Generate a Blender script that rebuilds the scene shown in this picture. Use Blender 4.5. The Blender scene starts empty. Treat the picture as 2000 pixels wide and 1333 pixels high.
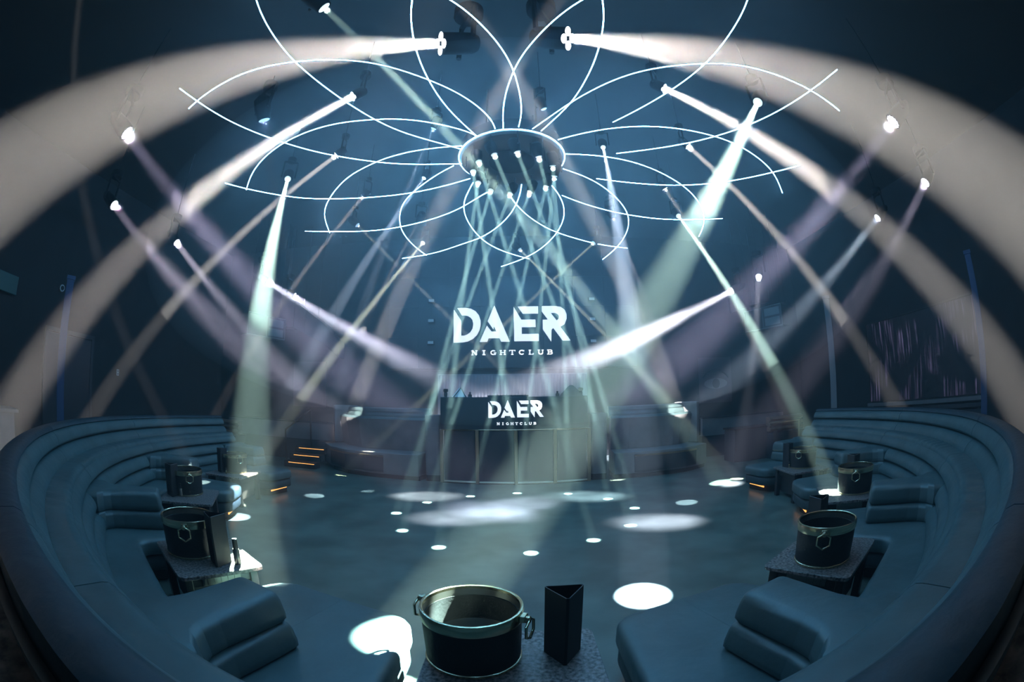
import bpy, bmesh, math, random
from mathutils import Vector, Matrix, geometry
random.seed(7)
sc = bpy.context.scene
COL = sc.collection
PI = math.pi
R = math.radians

# ------------------------------------------------------------------ camera, world, exposure, haze
F, PITCH, ROLL, EYE = 850.0, R(8.0), R(0.6), 1.8
cd = bpy.data.cameras.new('camera'); cam = bpy.data.objects.new('camera', cd); COL.objects.link(cam); sc.camera = cam
cd.type = 'PANO'
_c = cd.cycles if hasattr(cd, 'cycles') else cd
_c.panorama_type = 'FISHEYE_EQUISOLID'; _c.fisheye_lens = F * 36.0 / 2000.0; _c.fisheye_fov = R(200)
cd.sensor_width = 36.0; cd.clip_end = 200
cam.matrix_world = Matrix.Translation((0, 0, EYE)) @ Matrix.Rotation(R(90) + PITCH, 4, 'X') @ Matrix.Rotation(-ROLL, 4, 'Z')
w = bpy.data.worlds.new('world'); sc.world = w; w.use_nodes = True
w.node_tree.nodes['Background'].inputs[0].default_value = (0, 0, 0, 1)
sc.view_settings.view_transform = 'Standard'; sc.view_settings.look = 'None'
sc.view_settings.exposure = 0.0; sc.view_settings.gamma = 1.0
cy = sc.cycles
cy.max_bounces = 3; cy.diffuse_bounces = 1; cy.glossy_bounces = 2; cy.use_adaptive_sampling = True; cy.adaptive_threshold = .03; cy.volume_bounces = 0
cy.transparent_max_bounces = 8; cy.sample_clamp_indirect = 3.0; cy.use_denoising = True
cy.caustics_reflective = False; cy.caustics_refractive = False

def ray(px, py):
    """direction through a point of the 2000x1333 photograph"""
    dx, dy = px - 1000.0, -(py - 666.5)
    c, s = math.cos(ROLL), math.sin(ROLL); dx, dy = dx * c + dy * s, -dx * s + dy * c
    r = math.hypot(dx, dy) + 1e-9; th = 2 * math.asin(min(1, r / (2 * F)))
    v = (math.sin(th) * dx / r, math.cos(th), math.sin(th) * dy / r)
    c, s = math.cos(PITCH), math.sin(PITCH)
    return Vector((v[0], v[1] * c - v[2] * s, v[1] * s + v[2] * c))
def at_z(px, py, z):
    d = ray(px, py); t = (z - EYE) / d.z; return Vector((d.x * t, d.y * t, z))
def at_y(px, py, y):
    d = ray(px, py); t = y / d.y; return Vector((d.x * t, y, EYE + d.z * t))

CX, CY = 0.03, 6.6                      # centre of the dance floor, of the seating ring and of the chandelier
def pol(r, deg, z=0.0):
    a = R(deg); return Vector((CX + r * math.cos(a), CY + r * math.sin(a), z))

# ------------------------------------------------------------------ materials
def mat(name, col, rough=0.6, metal=0.0, noise=None, bump=None, emit=None, estr=1.0, sample=False, spec=0.5, coat=0.0):
    m = bpy.data.materials.new(name); m.use_nodes = True; nt = m.node_tree; p = nt.nodes['Principled BSDF']
    p.inputs['Base Color'].default_value = (*col, 1); p.inputs['Roughness'].default_value = rough; p.inputs['Metallic'].default_value = metal
    p.inputs['Specular IOR Level'].default_value = spec; p.inputs['Coat Weight'].default_value = coat
    tc = nt.nodes.new('ShaderNodeTexCoord')
    if noise:                            # (scale, colour 2, detail)
        n = nt.nodes.new('ShaderNodeTexNoise'); n.inputs['Scale'].default_value = noise[0]; n.inputs['Detail'].default_value = noise[2]
        nt.links.new(tc.outputs['Object'], n.inputs['Vector'])
        cr = nt.nodes.new('ShaderNodeValToRGB'); cr.color_ramp.elements[0].position = .35; cr.color_ramp.elements[1].position = .65
        cr.color_ramp.elements[0].color = (*col, 1); cr.color_ramp.elements[1].color = (*noise[1], 1)
        nt.links.new(n.outputs['Fac'], cr.inputs['Fac']); nt.links.new(cr.outputs['Color'], p.inputs['Base Color'])
    if bump:                             # (scale, strength)
        b = nt.nodes.new('ShaderNodeTexNoise'); b.inputs['Scale'].default_value = bump[0]; b.inputs['Detail'].default_value = 4
        nt.links.new(tc.outputs['Object'], b.inputs['Vector'])
        bn = nt.nodes.new('ShaderNodeBump'); bn.inputs['Strength'].default_value = bump[1]; bn.inputs['Distance'].default_value = .02
        nt.links.new(b.outputs['Fac'], bn.inputs['Height']); nt.links.new(bn.outputs['Normal'], p.inputs['Normal'])
    if emit:
        p.inputs['Emission Color'].default_value = (*emit, 1); p.inputs['Emission Strength'].default_value = estr
        try: m.cycles.emission_sampling = 'AUTO' if sample else 'NONE'
        except Exception: pass
    return m

TUBE_POWER = 86.0
HAZE = 0.011; HAZE_MID = 0.028
M = {}
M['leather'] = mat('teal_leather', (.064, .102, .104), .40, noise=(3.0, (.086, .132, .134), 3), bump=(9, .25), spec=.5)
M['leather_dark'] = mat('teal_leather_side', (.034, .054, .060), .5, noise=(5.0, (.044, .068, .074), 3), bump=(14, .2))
M['leather_outer'] = mat('darker_leather_back', (.018, .034, .042), .5, noise=(5.0, (.026, .046, .056), 3), bump=(14, .2))  # darker tone of the leather, used on the outer shell alone
M['plinth'] = mat('dark_plinth', (.02, .015, .012), .6)
M['floor'] = mat('polished_concrete', (.068, .092, .078), .34, noise=(1.6, (.135, .17, .145), 10), bump=(40, .05), spec=.5)
M['walkway'] = mat('rough_concrete', (.05, .035, .025), .8, noise=(5, (.24, .19, .15), 6), bump=(30, .3))
M['wall'] = mat('dark_wall', (.013, .014, .016), .8, noise=(2, (.018, .019, .022), 4))
M['ceiling'] = mat('black_ceiling', (.006, .007, .008), .9)
M['granite'] = mat('grey_granite', (.035, .026, .025), .3, noise=(48, (.34, .28, .26), 8), bump=(90, .1))
M['table_base'] = mat('black_table_base', (.018, .018, .02), .4)
M['black'] = mat('matt_black', (.012, .012, .013), .5)
M['black_leather'] = mat('black_leather_wrap', (.010, .010, .011), .6, bump=(60, .15))
M['menu'] = mat('charcoal_card', (.020, .019, .021), .7)
M['gold'] = mat('brushed_gold', (.72, .60, .38), .22, 1.0)
M['steel'] = mat('brushed_steel', (.55, .50, .45), .32, 1.0)
M['fixture'] = mat('fixture_black', (.004, .0045, .006), .8, spec=.08)
M['tube'] = mat('light_tube', (.8, .9, 1), .4, emit=(.17, .54, 1.0), estr=TUBE_POWER, sample=True)
M['lens_white'] = mat('lens_glow_white', (.8, .8, .8), .3, emit=(1, 1, .92), estr=6)
M['lens_purple'] = mat('lens_glow_violet', (.8, .8, .8), .3, emit=(.98, .86, 1.0), estr=5)
M['logo'] = mat('lit_letters', (.8, .8, .8), .4, emit=(.90, .93, 1.0), estr=1.05)
M['screen'] = mat('dark_screen', (.02, .03, .04), .35)
M['fascia'] = mat('dark_fascia', (.015, .028, .036), .3)
M['taupe'] = mat('taupe_panel', (.16, .15, .15), .6, noise=(4, (.19, .18, .18), 3))
M['panel_dark'] = mat('slate_panel', (.03, .036, .045), .4)
M['bronze'] = mat('bronze_trim', (.34, .25, .17), .35, .8)
M['pad'] = mat('pale_padding', (.24, .24, .27), .7)
M['column'] = mat('blue_painted_column', (.03, .07, .16), .6)
M['column_grey'] = mat('grey_painted_column', (.20, .19, .20), .7)
M['cabinet'] = mat('speaker_black', (.02, .024, .03), .6)
M['grille'] = mat('pale_speaker_horn', (.16, .18, .19), .6)
M['led_warm'] = mat('warm_light_strip', (.8, .5, .2), .4, emit=(1, .42, .10), estr=1.8, sample=True)
M['brown'] = mat('brown_tufted_leather', (.16, .10, .07), .5)
M['wood'] = mat('pale_counter', (.22, .2, .18), .5)
M['white'] = mat('white_plastic', (.6, .6, .6), .5)
M['green'] = mat('green_sign', (.03, .10, .09), .5)

# ------------------------------------------------------------------ mesh helpers
def obj(name, verts, faces, m, parent=None, smooth=True, bevel=0.0, sharp=35):
    me = bpy.data.meshes.new(name); me.from_pydata([tuple(v) for v in verts], [], faces)
    bm = bmesh.new(); bm.from_mesh(me); bmesh.ops.recalc_face_normals(bm, faces=bm.faces); bm.to_mesh(me); bm.free()
    me.materials.append(M[m] if isinstance(m, str) else m)
    o = bpy.data.objects.new(name, me); COL.objects.link(o)
    if parent: o.parent = parent
    if smooth:
        me.shade_smooth()
        try: me.set_sharp_from_angle(angle=R(sharp))
        except Exception: pass
    if bevel:
        md = o.modifiers.new('edge', 'BEVEL'); md.width = bevel; md.segments = 2; md.limit_method = 'ANGLE'; md.angle_limit = R(40)
    return o
def tag(o, label, cat, group=None, kind=None):
    o['label'] = label; o['category'] = cat
    if group: o['group'] = group
    if kind: o['kind'] = kind
    return o
def thing(name, label, cat, loc=(0, 0, 0), rz=0.0, group=None):
    o = bpy.data.objects.new(name, None); COL.objects.link(o); o.location = loc; o.rotation_euler = (0, 0, rz)
    o.empty_display_size = .1
    return tag(o, label, cat, group)
def struct(o, label=None):
    o['kind'] = 'structure'
    if label: o['label'] = label
    return o
class G:
    """collects shapes into one mesh"""
    def __init__(s): s.v = []; s.f = []
    def add(s, v, f):
        k = len(s.v); s.v += [Vector(x) for x in v]; s.f += [tuple(i + k for i in q) for q in f]; return s
    def box(s, c, d, mtx=None):
        x, y, z = d[0] / 2, d[1] / 2, d[2] / 2
        v = [Vector((c[0] + a * x, c[1] + b * y, c[2] + e * z)) for a in (-1, 1) for b in (-1, 1) for e in (-1, 1)]
        if mtx: v = [mtx @ q for q in v]
        return s.add(v, [(0, 1, 3, 2), (4, 6, 7, 5), (0, 4, 5, 1), (2, 3, 7, 6), (0, 2, 6, 4), (1, 5, 7, 3)])
    def lathe(s, prof, n=32, mtx=None, cap=True):
        v = []; f = []; k = len(prof)
        for i in range(n):
            a = 2 * PI * i / n
            for r, z in prof: v.append(Vector((r * math.cos(a), r * math.sin(a), z)))
        for i in range(n):
            j = (i + 1) % n
            for q in range(k - 1): f.append((i * k + q, j * k + q, j * k + q + 1, i * k + q + 1))
        if cap:
            f.append(tuple(i * k for i in range(n))); f.append(tuple(i * k + k - 1 for i in range(n)))
        if mtx: v = [mtx @ q for q in v]
        return s.add(v, f)
    def tube(s, pts, r, n=8, closed=False):
        pts = [Vector(p) for p in pts]; m = len(pts); v = []; f = []
        up = Vector((0, 0, 1)); prev = None
        for i, p in enumerate(pts):
            a = pts[(i - 1) % m] if (closed or i > 0) else p; b = pts[(i + 1) % m] if (closed or i < m - 1) else p
            t = (b - a).normalized()
            if prev is None:
                u = t.cross(up)
                if u.length < .05: u = t.cross(Vector((1, 0, 0)))
            else: u = prev - t * prev.dot(t)
            u.normalize(); prev = u; w_ = t.cross(u)
            for k in range(n):
                a_ = 2 * PI * k / n; v.append(p + (u * math.cos(a_) + w_ * math.sin(a_)) * r)
        for i in range(m if closed else m - 1):
            j = (i + 1) % m
            for k in range(n): f.append((i * n + k, i * n + (k + 1) % n, j * n + (k + 1) % n, j * n + k))
        if not closed: f.append(tuple(range(n))[::-1]); f.append(tuple((m - 1) * n + k for k in range(n)))
        return s.add(v, f)
    def loft(s, rings, cap=True):
        v = []; f = []; n = len(rings[0])
        for rg in rings: v += rg
        for i in range(len(rings) - 1):
            for k in range(n): f.append((i * n + k, i * n + (k + 1) % n, (i + 1) * n + (k + 1) % n, (i + 1) * n + k))
        if cap: f.append(tuple(range(n))[::-1]); f.append(tuple((len(rings) - 1) * n + k for k in range(n)))
        return s.add(v, f)
    def sweep(s, prof, a0, a1, n):
        """closed profile of (radius, z) carried round the dance floor's centre from angle a0 to a1"""
        return s.loft([[pol(r, a0 + (a1 - a0) * i / n, z) for r, z in prof] for i in range(n + 1)])
    def prism(s, contours, y0, y1, tf):
        """flat contours (x, z), holes after the outline, extruded from y0 to y1"""
        flat = [Vector((p[0], p[1], 0)) for c in contours for p in c]
        tri = geometry.tessellate_polygon([[Vector((p[0], p[1], 0)) for p in c] for c in contours])
        n = len(flat); v = [tf(p.x, y0, p.y) for p in flat] + [tf(p.x, y1, p.y) for p in flat]
        f = [tuple(t) for t in tri] + [tuple(i + n for i in t[::-1]) for t in tri]
        k = 0
        for c in contours:
            m = len(c)
            for i in range(m): f.append((k + i, k + (i + 1) % m, k + (i + 1) % m + n, k + i + n))
            k += m
        return s.add(v, f)
    def build(s, name, m, parent=None, smooth=True, bevel=0.0, sharp=35):
        return obj(name, s.v, s.f, m, parent, smooth, bevel, sharp)
def rounded(pts, rad, seg=4):
    """round the corners of a plan outline; rad: one radius or one per corner"""
    out = []; n = len(pts)
    for i, p in enumerate(pts):
        p = Vector(p[:2]); a = Vector(pts[i - 1][:2]); b = Vector(pts[(i + 1) % n][:2]); r = rad[i] if isinstance(rad, (list, tuple)) else rad
        da, db = a - p, b - p
        if r <= 0: out += [p.copy() for _ in range(seg + 1)]; continue
        r1 = min(r, da.length * .49, db.length * .49)
        s_, e_ = p + da.normalized() * r1, p + db.normalized() * r1
        for k in range(seg + 1):
            t = k / seg; out.append(s_ * (1 - t) ** 2 + p * 2 * t * (1 - t) + e_ * t ** 2)
    return out
def copy_thing(root, loc, rz, label):
    r = root.copy(); COL.objects.link(r); r.location = loc; r.rotation_euler = (0, 0, rz); r['label'] = label
    for ch in list(root.children):
        c = ch.copy(); COL.objects.link(c); c.parent = r
        for g in ch.children:
            d = g.copy(); COL.objects.link(d); d.parent = c
    return r

# ------------------------------------------------------------------ stage lights
GREEN = (.66, 1.0, .86); WARM = (1.0, .93, .86); VIOLET = (.72, .66, 1.0); BLUE = (.62, .78, 1.0); WHITE = (1.0, .98, .94); PALE = (.86, .86, 1.0)
CEIL = 7.3
POWER = 1.0
def look(d):
    return d.to_track_quat('-Z', 'Y').to_matrix().to_4x4()
def crisp_light(parent, s, dia, spread, watts, col, blend):
    l = bpy.data.lights.new('beam_source', 'SPOT'); l.spot_size = R(spread); l.spot_blend = blend; l.shadow_soft_size = dia * (.34 if spread < 1.5 else .26 if blend < .3 else .4)
    l.energy = watts * POWER * 4 * PI / (PI * R(spread / 2) ** 2); l.color = col; l.use_soft_falloff = False
    o = bpy.data.objects.new('beam_source', l); COL.objects.link(o); o.parent = parent; o.visible_camera = False; return o
_lm = {}
def lens_mat(col, strength):
    k = (col, strength)
    if k not in _lm: _lm[k] = mat('lens_glow', (.7, .7, .7), .3, emit=tuple(.5 + .5 * c for c in col), estr=strength)
    return _lm[k]
def fixture(name, label, group, pos, target, dia, spread, watts, col, style='spot', lens_e=5.0, mount=None, pole=True):
    """a moving head: base and yoke hang from above, the head with its lens is turned towards the target"""
    pos = Vector(pos); d = (Vector(target) - pos).normalized(); s = dia / .14
    t = thing(name, label, 'stage light', pos, 0, group)
    m = look(d)
    hl = .34 * s; hr = .5 * dia + .02
    g = G()
    if style == 'wash': prof = [(hr * .35, hl), (hr * .8, hl * .8), (hr, hl * .3), (hr, 0.0), (hr - .012, -.012), (hr - .02, 0.0)]
    elif style == 'quad': prof = [(hr * .8, hl * .7), (hr, hl * .6), (hr, 0), (hr * .9, -.01)]
    else: prof = [(hr * .7, hl), (hr * 1.25, hl * .85), (hr * 1.3, hl * .45), (hr, hl * .15), (hr, 0.0), (hr - .012, -.006), (hr - .02, .004)]
    g.lathe(prof, 20); hd = g.build('head', 'fixture', t); hd.matrix_local = m
    # lens
    g = G()
    if style == 'wash':
        pts = [(0, 0)] + [(.42 * math.cos(k * PI / 3), .42 * math.sin(k * PI / 3)) for k in range(6)] + [(.8 * math.cos(k * PI / 6 + .26), .8 * math.sin(k * PI / 6 + .26)) for k in range(12)]
        for x, y in pts: g.lathe([(.20 * dia / 2, -.002), (.14 * dia / 2, -.010)], 8, Matrix.Translation((x * dia / 2, y * dia / 2, 0)))
    elif style == 'quad':
        for x, y in ((-1, -1), (-1, 1), (1, -1), (1, 1)): g.lathe([(.24 * dia, -.011), (.2 * dia, -.016)], 12, Matrix.Translation((x * .25 * dia, y * .25 * dia, 0)))
    else: g.lathe([(.5 * dia, -.002), (.4 * dia, -.010)], 20)
    ln = g.build('lens', lens_mat(col, lens_e), t); ln.matrix_local = m; ln['label'] = 'glowing lens'
    l = crisp_light(t, s, dia * .98, spread, watts, col, .12 if style == 'spot' else 1.0 if style == 'wash' else .25 if dia > .2 else .45); l.matrix_local = m @ Matrix.Translation((0, 0, -.02 - dia * (.34 if spread < 1.5 else .27 if style == 'spot' else .42)))
    # yoke and base
    c = -d * (hl * .5); side = Vector((-d.y, d.x, 0));
    if side.length < .05: side = Vector((1, 0, 0))
    side.normalize(); yw = hr * 1.45 + .015
    top = Vector((c.x, c.y, c.z + hl * .75 + .08))
    g = G()
    for k in (-1, 1):
        a = c + side * yw * k; b = Vector((a.x, a.y, top.z)); g.tube([a - Vector((0, 0, .04 * s)), b], .018 * s, 6)
    g.tube([top - side * yw, top + side * yw], .02 * s, 6); g.build('yoke', 'fixture', t)
    g = G(); g.lathe([(.09 * s, 0), (.1 * s, .02), (.1 * s, .09 * s), (.05 * s, .11 * s)], 16, Matrix.Translation(top)); g.build('base', 'fixture', t)
    if pole:
        g = G(); g.tube([top + Vector((0, 0, .1 * s)), Vector((top.x, top.y, CEIL - pos.z))], .007, 6); g.build('hanging_rod', 'fixture', t)
    elif mount is not None:
        g = G(); g.tube([top + Vector((0, 0, .05)), Vector(mount) - pos], .02, 6); g.build('wall_bracket', 'fixture', t)
    return t
def radial(px, z, p2, phi):
    """a beam whose line in the picture runs through p2 and which leaves its lamp in the compass direction phi"""
    L = at_z(*px, z); n = ray(*px).cross(ray(*p2)); c = (math.cos(R(phi)), math.sin(R(phi)))
    return L, L + Vector((c[0], c[1], -(n.x * c[0] + n.y * c[1]) / n.z))
def hit(px, z): return at_z(px[0], px[1], z)

# twelve heads in the drum of the flower chandelier, each thrown to a spot on the floor a quarter turn on
hub_px = [(924, 335), (935, 316), (965, 302), (1010, 297), (1052, 306), (1079.5, 323.7), (1083, 344), (1067, 364), (1035, 375), (997, 379), (959, 372), (934, 357)]
spot_px = [(1037, 1081), (1159, 1056), (1232, 1027), (1240, 993), (1187, 975), (1110, 965), (1010, 964), (919, 970), (834, 982), (774, 1003), (786, 1037), (857, 1070)]
side_of = ['at the left of the drum', 'at the near left of the drum', 'second from the front left of the drum', 'nearest the viewer in the drum', 'at the near right of the drum', 'at the right front of the drum',
           'at the right end of the drum', 'at the far right of the drum', 'far side of the drum, right of centre', 'farthest in the drum', 'far side of the drum, left of centre', 'at the far left of the drum']
for h, s_, w_ in zip(hub_px, spot_px, side_of):
    fixture('moving_head', 'small moving head with narrow green beam, ' + w_, 'moving heads in the chandelier drum', at_z(*h, 5.6), hit(s_, 0), .105, 1.2, 7, (.52, .95, .90), pole=False, lens_e=.7)
# (label, group, lens pixel, height, target, lens size, spread, watts, colour, style)
def T(px, z): return hit(px, z)
quad = [
 ('four-lens blinder with the huge white beam sweeping to upper left', (862, 85), (500, 127), 206, .28, 16, 430, (1.0, .94, .86)),
 ('four-lens blinder with the huge white beam sweeping to upper right', (1108, 75), (1500, 140), 333, .28, 16, 430, (1.0, .94, .86)),
 ('four-lens blinder throwing a warm white beam down to the left', (690, 188), (400, 372), 215, .13, 7, 120, WARM),
 ('four-lens blinder throwing a warm white beam down to the right', (1297, 173), (1700, 430), 323, .13, 7, 120, WARM),
 ('four-lens blinder with thin warm beam, left of the chandelier', (658, 303), (370, 560), 189, .11, 4, 22, WARM),
 ('four-lens blinder with thin warm beam, right of the chandelier', (1343, 285), (1600, 560), 347, .11, 4, 22, WARM),
 ('four-lens blinder with dim warm beam over the left petals', (710, 383), (560, 580), 158.7, .10, 3, 7, WARM),
 ('four-lens blinder with dim warm beam over the right petals', (1298, 368), (1370, 480), 17, .10, 3, 7, WARM)]
for lb, px, p2, phi, dia, spr, wt, col in quad:
    L, tg = radial(px, 6.0, p2, phi); fixture('blinder_light', lb, 'four-lens blinders around the chandelier', L, tg, dia, spr, wt, col, 'quad', lens_e=6)
single = [
 ('moving head at top left with pale green beam crossing behind the chandelier', (633, 15), 5.85, T((1407, 943), 0), .15, 2.2, 14, GREEN),
 ('moving head with the bright beam down onto the left table', (562, 350), 5.85, T((502, 1098), .5), .13, 4.2, 75, GREEN),
 ('moving head with the bright beam from upper right to the near left seat', (1480, 200), 5.85, T((818, 1240), .45), .15, 4.4, 95, GREEN),
 ('moving head with yellow green beam, far left of the logo screen', (826, 475), 5.85, T((456, 988), 0), .12, 2.5, 15, (.92, 1, .76)),
 ('moving head with thin green beam, far right of the logo screen', (1160, 475), 5.85, T((697, 902), .35), .12, 1.6, 5, (.92, 1, .72)),
 ('moving head with narrow beam crossing right beside the logo', (1015, 488), 5.85, T((1438, 936), 0), .12, 1.6, 7, (.92, 1, .78)),
 ('moving head with pale beam falling on the right hand table', (1325, 422), 5.85, T((1625, 962), .5), .12, 2.4, 34, GREEN),
 ('moving head with faint beam crossing left of the logo', (698, 440), 5.85, T((1205, 938), 0), .12, 1.6, 3, (.95, 1, .9)),
 ('moving head with faint grey beam, right of the central beams', (1197, 425), 5.85, T((1330, 797), 1.5), .12, 3.0, 4, PALE),
 ('moving head with a thin blue beam, just left of the chandelier drum', (847, 251), 6.0, T((614, 969), 0), .09, 3.2, 3.0, BLUE),
 ('moving head with a thin blue beam, left of and below the drum', (828, 348), 6.0, T((458, 1010), 0), .09, 4.0, 11, BLUE),
 ('moving head with a thin blue beam, just above the drum', (1062, 213), 6.0, T((1341, 982), 0), .09, 3.2, 3.0, BLUE),
 ('moving head with the broad blue beam, right of the drum', (1178, 288), 6.0, T((1256, 1163), 0), .09, 4.6, 28, BLUE),
 ('moving head with dim brownish beam over the far left petals', (818, 432), 6.0, T((640, 800), 1.3), .12, 2.4, 2.4, WARM),
 ('dark moving head with faint grey beam, upper left', (516, 235), 6.3, T((600, 640), 3.0), .2, 2, .9, BLUE)]
for lb, px, z, tg, dia, spr, wt, col in single:
    fixture('moving_head', lb, 'moving heads hung over the dance floor', at_z(*px, z), tg, dia, spr, wt, col, lens_e=1.0 if wt > 10 else .25)
washes = [
 ('topmost LED wash light at the left, its violet beam aimed at the floor', (248, 260), 5.15, T((1000, 990), 0), .22, 9, 46, VIOLET),
 ('topmost LED wash light at the right, its violet beam aimed at the floor', (1744, 238), 5.15, T((960, 1000), 0), .22, 9, 46, VIOLET),
 ('LED wash light farthest left, second from top', (223, 401), 5.0, T((900, 1010), 0), .2, 8.5, 40, (.80, .74, 1)),
 ('LED wash light farthest right, second from top', (1807, 357), 5.0, T((1290, 1020), 0), .2, 8.5, 40, (.80, .74, 1)),
 ('LED wash light low at the left with violet beam', (345, 474), 5.0, T((830, 970), 0), .18, 8, 34, (.84, .78, 1)),
 ('LED wash light low at the right with pale blue beam', (1714, 426), 5.0, T((1150, 970), 0), .18, 8, 34, BLUE),
 ('LED wash light above the left hanging speaker with strong violet beam', (575, 578), 5.0, at_y(905, 765, 12.6), .2, 9, 190, (.78, .74, 1)),
 ('LED wash light half hidden in the bright beam at left', (522, 550), 5.0, at_y(905, 775, 12.6), .2, 9, 140, (.78, .80, 1)),
 ('LED wash light above the DJ booth at right with strong white beam', (1430, 568), 5.0, at_y(1090, 735, 12.6), .22, 11, 800, (.86, .86, 1)),
 ('LED wash light beside the right hanging speaker pointing down', (1482, 540), 5.0, at_z(1476, 640, 3.4), .20, 5.0, 14, (.80, .84, 1))]
for lb, px, z, tg, dia, spr, wt, col in washes:
    fixture('wash_light', lb, 'LED wash lights around the room', at_z(*px, z), tg, dia, spr, wt, col, 'wash', lens_e=2.2)
# two heads outside the picture, above and behind the viewer, whose pools of light the photo shows
for lb, pos, tg, dia, spr, wt in [
  ('moving head behind the viewer lighting the left sofa end', (-3.2, -1.0, 6.2), T((395, 943), .45), .12, 1.6, 1.6),
  ('moving head behind the viewer lighting the left bench top', (2.2, -1.2, 6.2), at_y(690, 802, 10.6), .12, 1.9, 9),
  ('moving head behind the viewer lighting the right bench top', (-2.2, -1.2, 6.2), at_y(1322, 798, 10.1), .12, 1.9, 9),
  ('moving head behind the viewer lighting the left front seat', (2.0, -2.0, 6.2), T((535, 1122), .45), .12, 2.2, 2.0)]:
    fixture('moving_head', lb, 'moving heads hung over the dance floor', pos, tg, dia, spr, wt, WHITE)

# ------------------------------------------------------------------ flower chandelier
ch = thing('flower_chandelier', 'huge flower shaped chandelier of glowing light tubes around a round drum', 'chandelier', (CX, CY, 5.95))
def loc(p): return Vector(p) - Vector((CX, CY, 5.95))
PROF = [(1.03, 0), (1.48, 3.9), (1.92, 7.7), (2.34, 11.3), (2.76, 15.3), (3.19, 19.6), (3.68, 24), (4.1, 28.3), (4.68, 34.4), (5.16, 39.3), (5.77, 46.6)]
def prof(r):
    for (a, x), (b, y) in zip(PROF, PROF[1:]):
        if r <= b: return x + (y - x) * (r - a) / (b - a)
    return PROF[-1][1]
arcs={
1:[(497,0),(518,46),(552,97),(590,137),(665,195),(727,232),(778,258),(837,274),(902,292)],
2:[(967,252),(963,235),(935,208),(892,178),(829,153),(779,135),(719,120),(654,116),(560,120),(489,137),(447,155),(392,189),(369,212)],
3:[(351,173),(384,197),(439,235),(510,265),(586,290),(649,305),(720,315),(762,320),(825,323),(905,320)],
4:[(481,371),(489,341),(505,320),(527,296),(562,274),(602,256),(643,244),(683,237),(751,232),(791,233),(839,238),(916,256),(931,266)],
5:[(440,358),(481,370),(546,382),(589,388),(643,390),(724,387),(778,381),(818,375),(859,366),(899,355),(918,349)],
6:[(644,455),(635,433),(632,414),(639,391),(670,351),(697,335),(729,319),(750,310),(791,298),(832,291),(875,287),(902,285)],
7:[(596,452),(686,454),(737,451),(783,444),(832,433),(872,419),(904,406),(940,381),(952,376)],
8:[(833,499),(813,486),(791,463),(781,445),(779,420),(786,398),(800,379),(854,339),(886,324)],
9:[(786,505),(833,499),(872,489),(913,472),(937,468),(976,443),(1003,414),(1017,381),(1019,357)],
10:[(1033,506),(1015,501),(982,492),(952,477),(933,461),(910,432),(904,405),(907,387),(924,357)],
11:[(979,521),(1024,507),(1060,486),(1090,456),(1104,426),(1102,399),(1090,377),(1078,363)],
12:[(1225,485),(1190,481),(1157,476),(1095,458),(1066,446),(1030,423),(1009,402),(997,384)],
13:[(1177,507),(1211,482),(1230,447),(1229,420),(1214,395),(1184,368),(1152,347),(1100,330)],
14:[(1411,427),(1379,429),(1316,430),(1276,428),(1200,417),(1136,398),(1098,382)],
15:[(1365,462),(1376,441),(1377,414),(1360,385),(1330,358),(1289,336),(1249,319),(1200,308),(1149,302),(1105,301)],
16:[(1562,323),(1535,331),(1492,341),(1438,353),(1384,360),(1330,363),(1279,362),(1211,356),(1165,349)],
17:[(1528,377),(1516,341),(1492,316),(1451,287),(1411,270),(1357,256),(1303,248),(1249,246),(1195,250),(1141,259),(1090,273)],
18:[(1635,136),(1588,176),(1519,220),(1465,244),(1403,267),(1327,285),(1249,295),(1204,300)],
19:[(1639,216),(1588,174),(1504,141),(1441,124),(1378,124),(1310,128),(1243,140),(1189,159),(1119,196),(1081,224),(1040,252)],
20:[(1464,0),(1437,51),(1405,95),(1378,126),(1337,159),(1297,186),(1243,217),(1197,239)],
21:[(884,0),(924,32),(960,68),(987,103),(1000,132),(1005,143),(1018,189),(1020,224),(1013,248)],
22:[(1132,0),(1081,38),(1040,81),(1013,116),(1000,146),(987,181),(981,216),(983,251)],
23:[(801,0),(802,54),(814,108),(833,151),(860,197),(892,232),(931,266)],
24:[(1181,0),(1180,54),(1167,108),(1151,143),(1136,171),(1121,193),(1103,216),(1057,256)]}

def smooth_path(p, sub=4):
    out = []; n = len(p)
    for i in range(n - 1):
        a, b, c, d = p[max(i - 1, 0)], p[i], p[i + 1], p[min(i + 2, n - 1)]
        for k in range(sub):
            t = k / sub; out.append(.5 * ((2 * b) + (c - a) * t + (2 * a - 5 * b + 4 * c - d) * t * t + (3 * b - a - 3 * c + d) * t ** 3))
    out.append(p[-1])
    for _ in range(14): out = [out[0]] + [(out[i - 1] + out[i] * 2 + out[i + 1]) / 4 for i in range(1, len(out) - 1)] + [out[-1]]
    return out
for k, pts in arcs.items():
    p = [at_z(x, y, 5.9) for x, y in pts]
    if k in (1, 20, 21, 22, 23, 24):      # these run out of the picture: carry them on along the petal's curve
        e = min((p[0], p[-1]), key=lambda q: q.y if False else (0 if q is p[0] else 1))
        r0 = math.hypot(e.x - CX, e.y - CY); a0 = math.degrees(math.atan2(e.y - CY, e.x - CX)); sg = 1 if k in (1, 22, 23) else -1
        ext = []; r = r0 + .35
        while r < 5.8: ext.append(pol(r, a0 + sg * (prof(r) - prof(r0)), 5.9)); r += .4
        p = ext[::-1] + p
    g = G(); g.tube([loc(q) for q in smooth_path(p, 4)], .0068, 4); g.build('light_tube', 'tube', ch)
g = G(); g.tube([loc(pol(.93, a, 5.95)) for a in range(0, 360, 10)], .008, 6, True); g.build('light_ring', 'tube', ch)
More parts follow.
